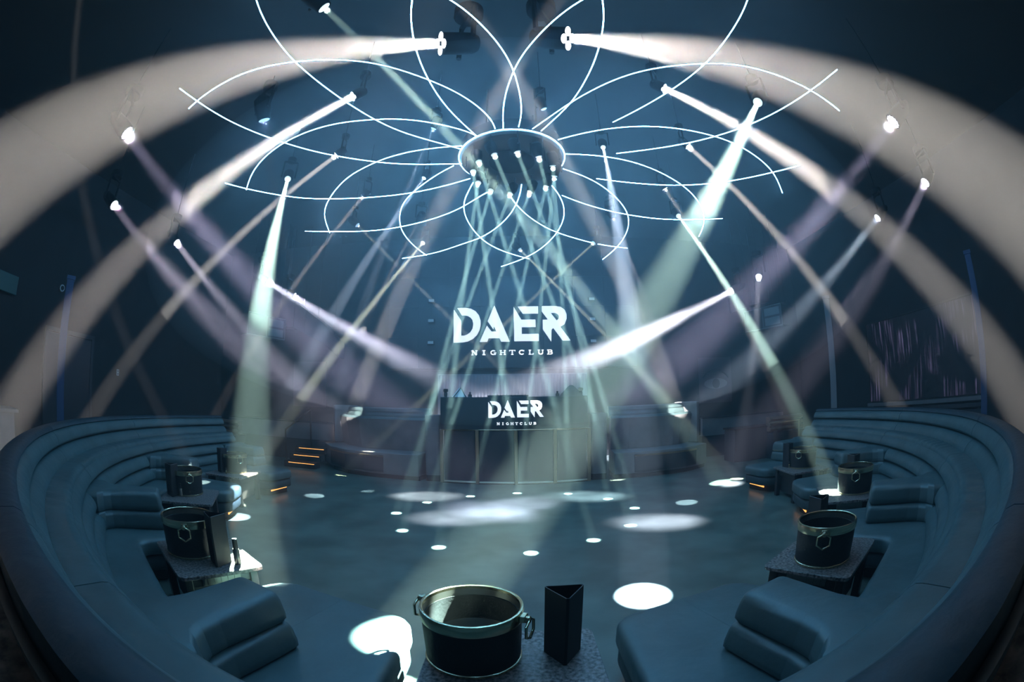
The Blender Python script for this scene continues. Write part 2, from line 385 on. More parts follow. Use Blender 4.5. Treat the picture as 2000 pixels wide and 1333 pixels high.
g = G(); g.lathe([(.02, .25), (.90, .25), (.915, .2), (.915, -.02), (.88, -.06), (.5, -.05), (.02, -.05)], 48); g.build('drum', 'black', ch)
g = G(); g.lathe([(.02, -.055), (.40, -.055), (.40, -.075), (.02, -.075)], 40); g.build('centre_plate', 'fixture', ch)
for a in (45, 135, 225, 315):
    g = G(); q = loc(pol(.6, a, 0)); g.tube([(q.x, q.y, .2), (q.x, q.y, CEIL - 5.95)], .02, 6); g.build('suspension_rod', 'fixture', ch)

# ------------------------------------------------------------------ room shell
XL, XR, YB, YN = -11.2, 11.0, 13.7, -4.5
def wall(name, c, d, m='wall'): return struct(G().box(c, d).build(name, m, smooth=False))
wall('floor', (0, (YB + YN) / 2, -.1), (XR - XL + .6, YB - YN + .6, .2), 'floor')
wall('ceiling', (0, (YB + YN) / 2, CEIL + .1), (XR - XL + .6, YB - YN + .6, .2), 'ceiling')
wall('wall_left', (XL - .1, (YB + YN) / 2, CEIL / 2), (.2, YB - YN + .6, CEIL))
wall('wall_right', (XR + .1, (YB + YN) / 2, CEIL / 2), (.2, YB - YN + .6, CEIL))
wall('wall_back', (0, YB + .1, CEIL / 2), (XR - XL, .2, CEIL))
wall('wall_rear', (0, YN - .1, CEIL / 2), (XR - XL, .2, CEIL))
# rough walkway behind the seating ring
g = G(); g.sweep([(6.50, .004), (8.6, .004), (8.6, .0), (6.50, .0)], 168, 372, 60); struct(g.build('trim_1', 'walkway', smooth=False), 'rough concrete walkway behind the sofas')

# thin smoke filling the whole hall
m = bpy.data.materials.new('smoke'); m.use_nodes = True; nt = m.node_tree; nt.nodes.clear()
o_ = nt.nodes.new('ShaderNodeOutputMaterial'); v_ = nt.nodes.new('ShaderNodeVolumeScatter'); v_.inputs['Density'].default_value = HAZE; v_.inputs['Anisotropy'].default_value = 0.0
nt.links.new(v_.outputs[0], o_.inputs['Volume']); M['smoke'] = m
hz = G().box((0, (YB + YN) / 2, CEIL / 2), (XR - XL + .02, YB - YN + .02, CEIL + .02)).build('haze', 'smoke', smooth=False)
tag(hz, 'thin stage smoke filling the whole nightclub', 'haze', kind='stuff')

# denser ellipsoid of smoke, added so the glow gathers round the chandelier
m = m.copy(); m.node_tree.nodes['Volume Scatter'].inputs['Density'].default_value = HAZE_MID; M['smoke_dense'] = m
for rx, ry, rz, lb in ((7.9, 5.35, 2.95, 'denser smoke cloud added to gather the glow around the chandelier'),):
    g = G(); n = 24; g.lathe([(max(.001, math.sin(PI * i / n)), -math.cos(PI * i / n)) for i in range(n + 1)], 48, Matrix.Translation((0, 8.1, 4.3)) @ Matrix.Diagonal((rx, ry, rz, 1)))
    tag(g.build('haze_cloud', 'smoke_dense'), lb, 'haze', kind='stuff')

# ------------------------------------------------------------------ lettering
Dd = [[(135,118),(208,232),(208,380),(235,380),(265,371),(298,347),(318,310),(325,265),(316,225),(298,200),(270,184),(240,178),(214,178),(168,103),(250,103),(300,112),(345,137),(378,180),(394,230),(396,275),(386,325),(360,375),(318,416),(270,438),(225,446),(135,448)]]
Aa = [[(527,82),(672,443),(592,443),(575,408),(470,408),(458,443),(387,443),(455,283),(500,343),(547,343),(523,288),(517,320),(463,240)]]
E1 = [[(712,98),(785,228),(920,228),(922,302),(788,302),(788,370),(950,370),(950,440),(716,440)]]
E2 = [[(752,95),(948,95),(948,168),(800,168)]]
Rr = [[(985,93),(1110,93),(1165,102),(1205,132),(1223,175),(1222,222),(1200,275),(1160,303),(1253,438),(1178,438),(1090,312),(1073,330),(1068,448),(990,325),(990,230),(1042,230),(985,150)], [(1068,162),(1110,162),(1135,174),(1149,195),(1144,222),(1125,240)]]
def stroke(pts, w):
    out = []
    for a, b in zip(pts, pts[1:]):
        a, b = Vector(a), Vector(b); d = (b - a).normalized(); n = Vector((-d.y, d.x)) * w / 2; e = d * w * .2
        out.append([tuple(a - e + n), tuple(b + e + n), tuple(b + e - n), tuple(a - e - n)])
    return out
def arc(cx, cy, rx, ry, a0, a1, n=8): return [(cx + rx * math.cos(R(a0 + (a1 - a0) * i / n)), cy + ry * math.sin(R(a0 + (a1 - a0) * i / n))) for i in range(n + 1)]
SL = {'N': [([(1, 0), (1, 7)], 1), ([(1, 7), (5, 0)], 1.5), ([(5, 0), (5, 7)], 1), ([(0, 0), (2, 0)], .8), ([(-.3, 7), (1.4, 7)], .8), ([(4, 7), (6, 7)], .8)],
 'I': [([(2, 0), (2, 7)], 1.5), ([(.5, 0), (3.5, 0)], .8), ([(.5, 7), (3.5, 7)], .8)],
 'G': [(arc(3, 3.5, 2.5, 3.4, 50, 300), 1.1), ([(5, 0), (5, 3.1)], 1.1), ([(3.6, 3.1), (6, 3.1)], .8)],
 'H': [([(1, 0), (1, 7)], 1.2), ([(5, 0), (5, 7)], 1.2), ([(1, 3.5), (5, 3.5)], .8), ([(0, 0), (2, 0)], .8), ([(4, 0), (6, 0)], .8), ([(0, 7), (2, 7)], .8), ([(4, 7), (6, 7)], .8)],
 'T': [([(3, 0), (3, 7)], 1.4), ([(0, 7), (6, 7)], .8), ([(.2, 5.4), (.2, 7)], .8), ([(5.8, 5.4), (5.8, 7)], .8), ([(1.8, 0), (4.2, 0)], .8)],
 'C': [(arc(3, 3.5, 2.5, 3.4, 45, 315), 1.2), ([(5.2, 5), (5.2, 7)], .7)],
 'L': [([(1.5, 0), (1.5, 7)], 1.4), ([(.3, 7), (2.8, 7)], .8), ([(.3, 0), (5, 0)], .8), ([(5, 0), (5, 2)], .9)],
 'U': [([(1, 7), (1, 2.5)] + arc(3, 2.5, 2, 2.4, 180, 360) + [(5, 7)], 1.2), ([(0, 7), (2, 7)], .8), ([(4, 7), (6, 7)], .8)],
 'B': [([(1.2, 0), (1.2, 7)], 1.3), ([(0, 7), (3, 7)] + arc(3, 5.3, 1.8, 1.7, 90, -90) + [(1.2, 3.6)], 1.0), ([(1.2, 3.6), (3, 3.6)] + arc(3, 1.8, 2.2, 1.8, 90, -90) + [(0, 0)], 1.0)]}
def sign(parent, x0, x1, z0, z1, y, xn0, xn1, zn0, zn1, off):
    """the word mark: four big cut letters over a small spaced slab serif line; x0..x1, z0..z1 are the big letters' box"""
    sx = (x1 - x0) / (1253 - 135); sz = (z1 - z0) / (448 - 82)
    for nm, parts in (('letter_d', [Dd]), ('letter_a', [Aa]), ('letter_e', [E1, E2]), ('letter_r', [Rr])):
        g = G()
        for c in parts: g.prism([[(x0 + (p[0] - 135) * sx, z0 + (448 - p[1]) * sz) for p in q] for q in c], y - .02, y, lambda x, yy, z: Vector((x, yy, z)) - off)
        g.build(nm, 'logo', parent, smooth=False)
    n = 9; pitch = (xn1 - xn0) / (n - 1 + .62); u = pitch * .62 / 6; hz_ = (zn1 - zn0) / 7
    for i, chh in enumerate('NIGHTCLUB'):
        xx = xn0 + pitch * i + (u if chh == 'I' else 0)
        g = G()
        for pts, wd in SL[chh]:
            for q in stroke([(p[0] * u, p[1] * hz_) for p in pts], wd * u): g.prism([[(xx + p[0], zn0 + p[1]) for p in q]], y - .012, y, lambda x, yy, z: Vector((x, yy, z)) - off)
        g.build('small_letter', 'logo', parent, smooth=False)

# ------------------------------------------------------------------ back of the hall: screen with the logo, pale padded wall under it
YS = 13.45
scr = thing('logo_screen', 'large dark video screen showing the big white logo behind the DJ booth', 'screen', (0, YS, 2.85))
off = Vector((0, YS, 2.85))
g = G()
for i in range(8):
    for j in range(4): g.box((-3.5 + i * 1.0, .09, .5 + j * .98), (.994, .10, .974))
g.build('screen_panels', 'screen', scr, smooth=False)
G().box((0, .195, 2.0), (8.1, .11, 4.1)).build('frame', 'black', scr, smooth=False)
sign(scr, -1.84, 1.84, 3.66, 4.84, YS + .035, -1.27, 1.28, 3.27, 3.40, off)
pw = thing('padded_wall', 'pale upholstered wall panel with vertical channels under the screen', 'wall panel', (0, 13.5, 0))
g = G(); n = 46
for i in range(n):
    x = -2.3 + 4.6 * (i + .5) / n; g.lathe([(.001, 1.4), (.051, 1.41), (.051, 2.63), (.001, 2.64)], 8, Matrix.Translation((x, 0.03, 0)) @ Matrix.Scale(.3, 4, (0, 1, 0)))
g.build('channels', 'pad', pw); G().box((0, .1, 2.0), (4.7, .08, 1.35)).build('backing', 'pad', pw, smooth=False)
# small fixtures in two columns on either side of the screen
for x, sd in ((-2.55, 'left'), (2.55, 'right')):
    for z, nm in ((5.0, 'top'), (4.35, 'middle'), (3.65, 'bottom')):
        t = thing('wall_lamp', nm + ' small unlit lamp box in the column ' + sd + ' of the logo', 'lamp', (x, YS - .08, z), 0, 'lamp boxes beside the logo')
        G().box((0, 0, 0), (.22, .12, .13)).build('housing', 'panel_dark', t, smooth=False, bevel=.01); G().box((0, -.07, 0), (.17, .02, .08)).build('diffuser', 'white', t, smooth=False)
        G().tube([(0, .03, .06), (0, .03, .5)], .006, 5).build('cable', 'black', t)

# ------------------------------------------------------------------ DJ booth
dj = thing('dj_booth', 'DJ booth with black logo fascia above four dark panels and bronze posts', 'DJ booth', (0, 9.3, 0))
def L9(p): return Vector((p[0], p[1] - 9.3, p[2]))
G().box((0.03, .33, 1.555), (3.18, .66, .70)).build('fascia', 'fascia', dj, smooth=False, bevel=.01)
front = [(-1.56, 9.44), (-.77, 9.31), (.06, 9.25), (.90, 9.30), (1.66, 9.41)]
for i in range(4):
    a, b = Vector(front[i]), Vector(front[i + 1]); d = (b - a).normalized(); nn = Vector((-d.y, d.x))
    q = [a + d * .05, b - d * .05, b - d * .05 + nn * .05, a + d * .05 + nn * .05]
    g = G(); g.loft([[L9((p.x, p.y, z)) for p in q] for z in (.05, 1.17)]); g.build('front_panel', 'panel_dark', dj, smooth=False)
for p in front:
    g = G(); g.box((p[0], p[1] - 9.3, .60), (.075, .09, 1.2)); g.build('post', 'bronze', dj, smooth=False, bevel=.01)
q = [(-1.5, 9.50), (1.6, 9.47), (1.6, 9.97), (-1.5, 9.97)]
G().loft([[L9((*p, z)) for p in q] for z in (0, 1.2)]).build('body', 'panel_dark', dj, smooth=False)
g = G()
g.tube([L9((*a, .03)) for a in front], .03, 4); g.build('base_rail', 'bronze', dj, smooth=False)
g = G(); g.tube([L9((*a, 1.19)) for a in front], .018, 4); g.build('top_rail', 'bronze', dj, smooth=False)
sign(dj, -.52, .66, 1.455, 1.835, 9.3 - .002, -.34, .50, 1.305, 1.352, Vector((0, 9.3, 0)))
for sgn, x0, x1, y, lb in ((-1, -1.96, -1.60, 9.60, 'left'), (1, 1.72, 2.10, 9.56, 'right')):
    t = thing('booth_pillar', 'pale rounded pillar flanking the DJ booth on its ' + lb, 'pillar', ((x0 + x1) / 2, y + .1, 0), 0, 'booth pillars')
    g = G(); rr_ = rounded([(-.18, -.16), (.18, -.16), (.18, .3), (-.18, .3)], .07); g.loft([[Vector((*p, z)) for p in rr_] for z in (.14, 1.22)]); g.build('shaft', 'taupe', t)
    g = G(); g.loft([[Vector((p.x * .98, p.y * .98, z)) for p in rr_] for z in (0, .139)]); g.build('base', 'black', t)
    g = G(); g.loft([[Vector((p.x * 1.0, p.y, z)) for p in rr_] for z in (1.221, 1.50)]); g.build('head_block', 'taupe', t)
def wing(pts, lb):
    """raised seating either side of the booth: low step in front, higher wall set back, blue bench back on top"""
    t = thing('booth_wing', lb, 'raised seating', (pts[0][0], pts[0][1], 0), 0, 'raised seating either side of the DJ booth')
    o = Vector((pts[0][0], pts[0][1], 0)); n = len(pts)
    P = [Vector(p) for p in pts]
    nor = []
    for i in range(n):
        d = (P[min(i + 1, n - 1)] - P[max(i - 1, 0)]).normalized(); nn = Vector((-d.y, d.x)); nn = nn if nn.y > 0 else -nn; nor.append(nn)
    def run(prof_, nm, m_, sl=slice(None), bev=0):
        g = G(); g.loft([[Vector((p.x + q.x * a, p.y + q.y * a, z)) - o for a, z in prof_] for p, q in list(zip(P, nor))[sl]]); return g.build(nm, m_, t, smooth=False, bevel=bev)
    run([(.06, 0), (.06, .10), (.6, .10), (.6, 0)], 'kick_plate', 'black')
    run([(0, .101), (0, .60), (.75, .62), (.75, .101)], 'lower_front', 'taupe', bev=.015)
    run([(-.02, .15), (-.02, .50), (-.001, .50), (-.001, .15)], 'inset_panel', 'panel_dark', slice(1, n - 1))
    run([(-.035, .50), (-.035, .54), (-.001, .54), (-.001, .50)], 'panel_rail', 'bronze', slice(1, n - 1))
    run([(.55, .621), (.45, 1.36), (.62, 1.36), (.75, .621)], 'upper_wall', 'taupe')
    run([(.46, 1.361), (.50, 1.41), (.62, 1.41), (.68, 1.361)], 'bench_roll', 'leather')
    run([(.66, 1.361), (.68, 1.46), (.73, 1.54), (.84, 1.54), (.86, 1.361)], 'bench_back', 'leather')
    run([(.70, 1.541), (.72, 1.61), (.78, 1.64), (.86, 1.64), (.88, 1.541)], 'bench_back_top', 'leather')
    i0 = 0; p, q = P[0], nor[0]; e = (P[1] - P[0]).normalized()
    g = G(); g.loft([[Vector((p.x + q.x * a + e.x * b, p.y + q.y * a + e.y * b, z)) - o for a, b in ((.3, -.14), (.3, -.02), (1.0, -.02), (1.0, -.14))] for z in (.62, 1.66)])
    g.build('end_wall', 'taupe', t, smooth=False, bevel=.02)
wing([(-5.15, 11.1), (-4.65, 10.4), (-4.05, 9.92), (-3.5, 9.74), (-2.97, 9.62), (-2.1, 9.46)], 'raised seating left of the DJ booth, taupe walls with blue bench top')
wing([(4.80, 10.0), (4.35, 9.68), (4.0, 9.52), (3.3, 9.42), (2.7, 9.40), (2.24, 9.42)], 'raised seating right of the DJ booth, taupe walls with blue bench top')
# DJ equipment on the booth top (z 1.905)
def top_thing(name, lb, cat, x, y): return thing(name, lb, cat, (x, y, 1.906))
t = top_thing('laptop', 'silver laptop leaning on its stand at the left of the DJ booth', 'laptop', -1.17, 9.55)
g = G(); g.add([(-.17, -.02, 0), (.17, -.02, 0), (.02, .12, .21), (-.02, .12, .21), (-.17, .02, 0), (.17, .02, 0), (.02, .14, .21), (-.02, .14, .21)], [(0, 1, 2, 3), (4, 7, 6, 5), (0, 4, 5, 1), (1, 5, 6, 2), (2, 6, 7, 3), (3, 7, 4, 0)]); g.build('screen_lid', 'white', t, smooth=False)
G().tube([(.15, -.03, 0), (.02, .10, .21), (-.13, -.03, 0)], .012, 5).build('stand', 'black', t)
t = top_thing('stage_monitor', 'dark wedge speaker on the right end of the DJ booth', 'speaker', 1.30, 9.6)
g = G(); g.loft([[Vector((x * k, y * k, z)) for x, y in ((-.24, -.15), (.24, -.15), (.24, .15), (-.24, .15))] for z, k in ((0, 1), (.04, .95), (.14, .55), (.21, .28), (.24, .12))]); g.build('cabinet', 'cabinet', t)
G().box((0, -.10, .08), (.2, .02, .06)).build('front_grille', 'panel_dark', t, smooth=False)
for x, lb in ((-1.47, 'black microphone lamp at the left corner of the DJ booth'), (1.50, 'black microphone lamp at the right corner of the DJ booth')):
    t = top_thing('booth_lamp', lb, 'lamp', x, 9.5)
    G().lathe([(.035, 0), (.04, .08), (.03, .1)], 12).build('foot', 'black', t); G().lathe([(.03, .1), (.055, .12), (.055, .17), (.03, .18)], 12).build('head', 'black', t)
for x, lb in ((-.93, 'small black knob box left of centre on the DJ booth'), (.98, 'small black knob box right of centre on the DJ booth')):
    t = top_thing('control_box', lb, 'DJ equipment', x, 9.48); G().box((0, 0, .03), (.08, .1, .06)).build('case', 'black', t, smooth=False, bevel=.01); G().lathe([(.02, .06), (.02, .11), (.01, .115)], 10).build('knob', 'black', t)
t = top_thing('mixer', 'low black DJ mixer in the middle of the booth top', 'DJ equipment', -.1, 9.7); G().box((0, 0, .02), (.9, .3, .04)).build('case', 'black', t, smooth=False, bevel=.01)
for i in range(11): G().lathe([(.012, .04), (.012, .06)], 8, Matrix.Translation((-.4 + .08 * i, .0, 0))).build('knob', 'steel', t)

# ------------------------------------------------------------------ seating ring
RB, RS = 5.66, 4.22      # foot of the backrest, front edge of the seats
def roll(r0, z0, r1, z1, out=.045, thick=.16):
    """cross-section of one horizontal upholstery roll, bulging towards the dance floor"""
    n = 6; p = []
    for i in range(n + 1):
        t = i / n; b = math.sin(PI * t) ** .5 * out; p.append((r0 + (r1 - r0) * t - b, z0 + .009 + (z1 - z0 - .018) * t))
    return p + [(r1 + thick, z1 - .006), (r0 + thick, z0 + .006)]
def seat_outline(a0, a1, tc, hw, rc, ins, rin, jl=True, jr=True):
    """plan of a booth seat: back arc, two side pads, and the recess for the table; ins insets the free edges"""
    def lp(t, r): return pol(r, t)
    g0 = .0007 * 57 / 5
    pts = []; rads = []
    n = 6
    for i in range(n + 1):
        t = a0 + (a1 - a0) * i / n
        pts.append(lp(t + (g0 if i == 0 else -g0 if i == n else 0), RB + .10)); rads.append(0)
    def tan(r, off): return tc + math.degrees(math.atan2(off, r))
    e = hw + ins
    ri = rin + ins; rcc = rc + ins
    pts.append(lp(a1 - g0 - (math.degrees(ins / ri) if not jr else 0), ri)); rads.append(0)
    pts.append(lp(tan(ri, e), ri / math.cos(math.atan2(e, ri)) * .995)); rads.append(.16)
    d = lambda r, o: pol(1, tc) - Vector((CX, CY, 0))
    u = Vector((math.cos(R(tc)), math.sin(R(tc)), 0)); v = Vector((-u.y, u.x, 0)); c = Vector((CX, CY, 0))
    pts[-1] = c + u * ri + v * e
    pts.append(c + u * rcc + v * e); rads.append(.14)
    pts.append(c + u * rcc - v * e); rads.append(.14)
    pts.append(c + u * ri - v * e); rads.append(.16)
    pts.append(lp(a0 + g0, ri)); rads.append(0)
    return [Vector((p.x, p.y)) for p in rounded(pts, rads, 5)]
BOUND = [171.0, 198.5, 226.0, 254.3, 284.2, 313.0, 339.5, 366.0]
TAB = [187.0, 211.5, 238.5, 269.5, 299.5, 325.0, 350.5]
HWS = [.56, .56, .62, .60, .62, .56, .56]
sofas = []
names = ['farthest on the left, beside the DJ booth steps', 'second from the far end on the left', 'nearest the viewer on the left', 'directly in front of the viewer',
         'nearest the viewer on the right', 'second from the far end on the right', 'farthest on the right']
for k in range(7):
    a0, a1 = BOUND[k], BOUND[k + 1]; g1 = .035; n = 14
    t = thing('booth_sofa', 'curved teal leather booth sofa, ' + names[k], 'sofa', pol(RB, (a0 + a1) / 2), 0, 'curved booth sofas round the dance floor')
    sofas.append(t); o0 = Vector(t.location)
    def shift(g): g.v = [x - o0 for x in g.v]; return g
    b0, b1 = a0 + g1, a1 - g1
    for i, (r0, z0, r1, z1) in enumerate(((5.64, .45, 5.71, .635), (5.71, .637, 5.79, .815), (5.79, .817, 5.87, .985))):
        g = G(); g.sweep(roll(r0, z0, r1, z1, .055, .2 - .05 * i), b0, b1, n); shift(g).build('backrest_roll', 'leather', t)
    # perch cushion on top of the inner back, lightly wrinkled
    g = G(); nn = 60; mm = 8; vs = []
    wr = random.uniform(0, 9); centre_ = random.uniform(.35, .65)
    top = []
    for i in range(nn + 1):
        u_ = i / nn; th = b0 + (b1 - b0) * u_; row = []
        amp = math.exp(-((u_ - centre_) / .16) ** 2)
        for j in range(mm + 1):
            v_ = j / mm; r_ = 5.84 + (6.12 - 5.84) * v_
            edge = 1 - (abs(v_ - .5) * 2) ** 6
            z_ = .985 + .035 * edge + .010 * amp * math.sin(u_ * 95 + 2.0 * math.sin(v_ * 3 + wr)) * math.sin(PI * v_ * .8 + .35)
            row.append((r_, z_))
        row = [(5.84, .93)] + row + [(6.12, .93)]; top.append([pol(r_, th, z_) for r_, z_ in row])
    g.loft(top); shift(g).build('perch_cushion', 'leather', t, sharp=60)
    for (r0, z0, r1, z1) in ((6.08, .985, 6.17, 1.14), (6.17, 1.142, 6.235, 1.30)):
        g = G(); g.sweep(roll(r0, z0, r1, z1, .045, .16), b0, b1, n); shift(g).build('outer_back_roll', 'leather', t)
    g = G(); g.sweep([(6.22, 1.302), (6.235, 1.325), (6.27, 1.34), (6.36, 1.34), (6.40, 1.32), (6.41, 1.27), (6.40, .06), (6.2, .06), (6.2, 1.12), (6.38, 1.2)], b0, b1, n); shift(g).build('outer_shell', 'leather_outer', t)
    g = G(); g.sweep([(6.415, .0), (6.415, 1.18), (6.46, 1.19), (6.46, .0)], b0, b1, n); shift(g).build('wooden_back_rim', 'bronze' if False else 'brown', t)
    tc, hw, rc = TAB[k], HWS[k], 5.22
    def ol(ins, z): return [Vector((p.x, p.y, z)) - o0 for p in seat_outline(a0, a1, tc, hw, rc, ins, RS)]
    g = G(); g.loft([ol(i_, z_) for i_, z_ in ((.03, .288), (.006, .297), (0, .31), (0, .405), (.01, .43), (.035, .446), (.07, .452))]); g.build('seat_cushion', 'leather', t, sharp=50)
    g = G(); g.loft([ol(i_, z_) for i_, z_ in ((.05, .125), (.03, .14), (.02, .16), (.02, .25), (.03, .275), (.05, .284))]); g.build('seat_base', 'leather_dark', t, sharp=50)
    g = G(); g.loft([ol(i_, z_) for i_, z_ in ((.13, 0), (.13, .124))]); g.build('plinth', 'plinth', t)
    # warm strip under the front edge
    for aa, bb in ((a0 + .4, tc - math.degrees(hw / RS) - 1.2), (tc + math.degrees(hw / RS) + 1.2, a1 - .4)):
        if bb - aa > 1:
            g = G(); g.sweep([(RS + .105, .095), (RS + .105, .118), (RS + .12, .118), (RS + .12, .095)], aa, bb, 4); shift(g).build('glow_strip', 'led_warm', t)
# divider arms standing on the seats where two booths meet
for k, a in enumerate(BOUND):
    am = a + (1.2 if k == 0 else -1.2 if k == 7 else 0)
    t = sofas[min(k, 6)]; mtx = Matrix.Translation(-Vector(t.location)) @ Matrix.Translation(pol(5.3, am)) @ Matrix.Rotation(R(am), 4, 'Z')
    def plan(off, z, batter):
        """local frame: +x outward along the radius"""
        w_ = .155 + batter; x0 = -.33 - batter * .8; pts = [(x0, -w_)]
        xr = .36
        fl = [(xr - .02, 0), (xr + .10, .03), (xr + .20, .10), (xr + .26, .22)]
        low = [(x, -w_ - f) for x, f in fl if x < .41]; 
        pts = [(x0 + off, -w_ + off), (.10, -w_ + off)] + [(xb, -w_ - fb + off) for xb, fb in ((.22, .02), (.30, .07), (.36, .16))] + [(.52, -w_ - .16 + off), (.52, w_ + .16 - off)] + [(xb, w_ + fb - off) for xb, fb in ((.36, .16), (.30, .07), (.22, .02))] + [(.10, w_ - off), (x0 + off, w_ - off)]
        return [mtx @ Vector((p.x, p.y, z)) for p in rounded(pts, [.04] + [0] * (len(pts) - 2) + [.04], 3)]
    for z0, z1, b0_, b1_ in ((.455, .63, .055, .03), (.634, .815, .03, 0.0)):
        g = G(); lv = [(0, .022), (.12, .004), (.3, 0), (.7, 0), (.88, .006), (.97, .02), (1, .035)]
        g.loft([plan(o_, z0 + (z1 - z0) * t_, b0_ + (b1_ - b0_) * t_) for t_, o_ in lv]); g.build('divider_arm' if z0 < .5 else 'divider_arm_top', 'leather', t, sharp=50)

# ------------------------------------------------------------------ tables, buckets, menus
def make_table(pos, rz, label):
    t = thing('lounge_table', label, 'table', (pos.x, pos.y, 0), rz, 'granite topped tables in the booths')
    o = rounded([(-.37, -.43), (.37, -.43), (.37, .43), (-.37, .43)], .06)
    g = G(); g.loft([[Vector((p.x * s_, p.y * s_, z)) for p in o] for z, s_ in ((.468, .99), (.472, 1), (.496, 1), (.5, .992))]); g.build('tabletop', 'granite', t)
    for x in (-1, 1):
        for y in (-1, 1): G().box((x * .29, y * .34, .234), (.07, .09, .466)).build('leg', 'table_base', t, smooth=False, bevel=.008)
    G().box((0, 0, .235), (.50, .58, .30)).build('cabinet', 'table_base', t, smooth=False, bevel=.01)
    G().box((0, 0, .42), (.60, .72, .08)).build('apron', 'table_base', t, smooth=False, bevel=.006)
    g = G()
    for y in (-1, 1):
        g = G(); g.box((0, y * .368, .425), (.34, .012, .07)); [g.box((-.12 + .06 * i, y * .373, .425), (.012, .012, .05)) for i in range(5)]
        g.build('vent_plate', 'steel', t, smooth=False)
    return t
tn = ['granite topped table farthest left with bucket and menu', 'granite topped table second from the left end', 'granite topped table near left with bucket, menu and canister', 'granite topped table in the foreground centre', 'granite topped table near right with one bucket', 'granite topped table on the right with a bright light pool', 'granite topped table farthest right with bucket and menu']
RT = [4.70, 4.72, 4.70, 4.80, 4.72, 4.75, 4.70]
t0 = None
for k in range(7):
    p = pol(RT[k], TAB[k])
    t0 = make_table(p, R(TAB[k]), tn[k]) if k == 0 else None or (t0 if k == 0 else copy_thing(t0, (p.x, p.y, 0), R(TAB[k]), tn[k])) if k else t0
    if k == 0: first = t0
    t0 = first
ZT = .5015
def make_bucket(pos, rz, label):
    t = thing('ice_bucket', label, 'ice bucket', (pos[0], pos[1], ZT), rz, 'champagne buckets on the tables')
    g = G(); g.lathe([(.232, .02), (.234, .03), (.241, .255), (.239, .262), (.225, .262), (.225, .02)], 48, cap=False); g.build('leather_wrap', 'black_leather', t)
    g = G(); g.lathe([(.20, 0), (.232, 0), (.239, .004), (.239, .018), (.233, .022), (.22, .022)], 48, cap=False); g.build('base_band', 'gold', t)
    g = G(); g.lathe([(.238, .256), (.247, .258), (.249, .27), (.249, .308), (.246, .318), (.238, .320), (.232, .316), (.231, .30), (.231, .256)], 48, cap=False); g.build('rim_band', 'gold', t)
    g = G(); g.lathe([(.231, .300), (.222, .02), (.001, .014)], 48, cap=False); g.build('inner_bowl', 'steel', t)
    for s_ in (-1, 1):
        g = G(); g.box((s_ * .262, 0, .292), (.028, .05, .036)); g.lathe([(.001, -.012), (.02, -.012), (.02, .012), (.001, .012)], 12, Matrix.Translation((s_ * .283, 0, .285)) @ Matrix.Rotation(PI / 2, 4, 'Y')); br = g.build('handle_bracket', 'gold', t, bevel=.004)
        g = G(); rr_ = .058; c = Vector((s_ * .292, 0, .235)); g.tube([c + Vector((0, rr_ * math.sin(PI / 3 * i), rr_ * math.cos(PI / 3 * i))) for i in range(6)], .0075, 8, True); g.build('ring_handle', 'gold', t, sharp=50)
    return t
bk = [((-.205, 1.90), 1.95 * PI / 2 - 2.75, 'large black and gold ice bucket in the foreground centre'),
      ((-2.56, 2.58), R(-55), 'black and gold ice bucket on the near left table beside the canister'), ((2.27, 2.42), R(225), 'black and gold ice bucket on the near right table, ring handle facing the viewer'),
      ((-4.12, 4.20), R(-35), 'black ice bucket on the second left table, half behind a menu'), ((4.03, 3.82), R(225), 'black and gold ice bucket standing at the bright light pool on the right'),
      ((-4.66, 6.08), R(-30), 'black ice bucket on the farthest left table'), ((4.72, 5.84), R(215), 'black ice bucket on the farthest right table')]
b0 = None
for (x, y), rz, lb in bk:
    if b0 is None: b0 = make_bucket((x, y), R(-21), lb)
    else: copy_thing(b0, (x, y, ZT), rz, lb)
def make_menu(pos, rz, label):
    t = thing('menu_stand', label, 'menu stand', (pos[0], pos[1], ZT), rz, 'three sided menu stands on the tables')
    tri = [Vector((.115 * math.cos(R(a)), .115 * math.sin(R(a)))) for a in (-90, 30, 150)]
    tri = [q for i, p in enumerate(tri) for q in (p.lerp(tri[i - 1], .07), p.lerp(tri[(i + 1) % 3], .07))]
    n = 6; g = G(); h = .40; v = [Vector((p.x, p.y, z)) for z in (0, h) for p in tri] + [Vector((p.x * .93, p.y * .93, z)) for z in (.004, h) for p in tri]
    f = []
    for i in range(n):
        j = (i + 1) % n; f += [(i, j, j + n, i + n), (i + 2 * n, i + 3 * n, j + 3 * n, j + 2 * n), (i + n, j + n, j + 3 * n, i + 3 * n)]
    f += [tuple(range(n)), tuple(range(2 * n, 3 * n))]
    g.add(v, f); g.build('card_sleeve', 'menu', t, smooth=False)
    e = G(); e.tube([Vector((p.x * .965, p.y * .965, h)) for p in tri[-1:] + tri[:3]], .0025, 4); e.build('pale_edge', 'taupe', t)
    return t
mn = [((.235, 1.885), 0, 'charcoal three sided menu stand in the foreground, right of the big bucket'), ((-2.20, 2.52), R(25), 'grey three sided menu stand on the near left table'),
      ((-4.14, 3.94), R(40), 'dark menu stand in front of the second left bucket'), ((-4.80, 5.90), R(30), 'dark menu stand beside the farthest left bucket'),
      ((2.46, 2.76), R(-30), 'black menu stand behind the near right bucket'), ((4.25, 4.08), R(-40), 'black menu stand behind the bucket at the light pool'), ((4.54, 6.06), R(-30), 'dark menu stand left of the farthest right bucket')]
m0 = None
for (x, y), rz, lb in mn:
    if m0 is None: m0 = make_menu((x, y), rz, lb)
    else: copy_thing(m0, (x, y, ZT), rz, lb)
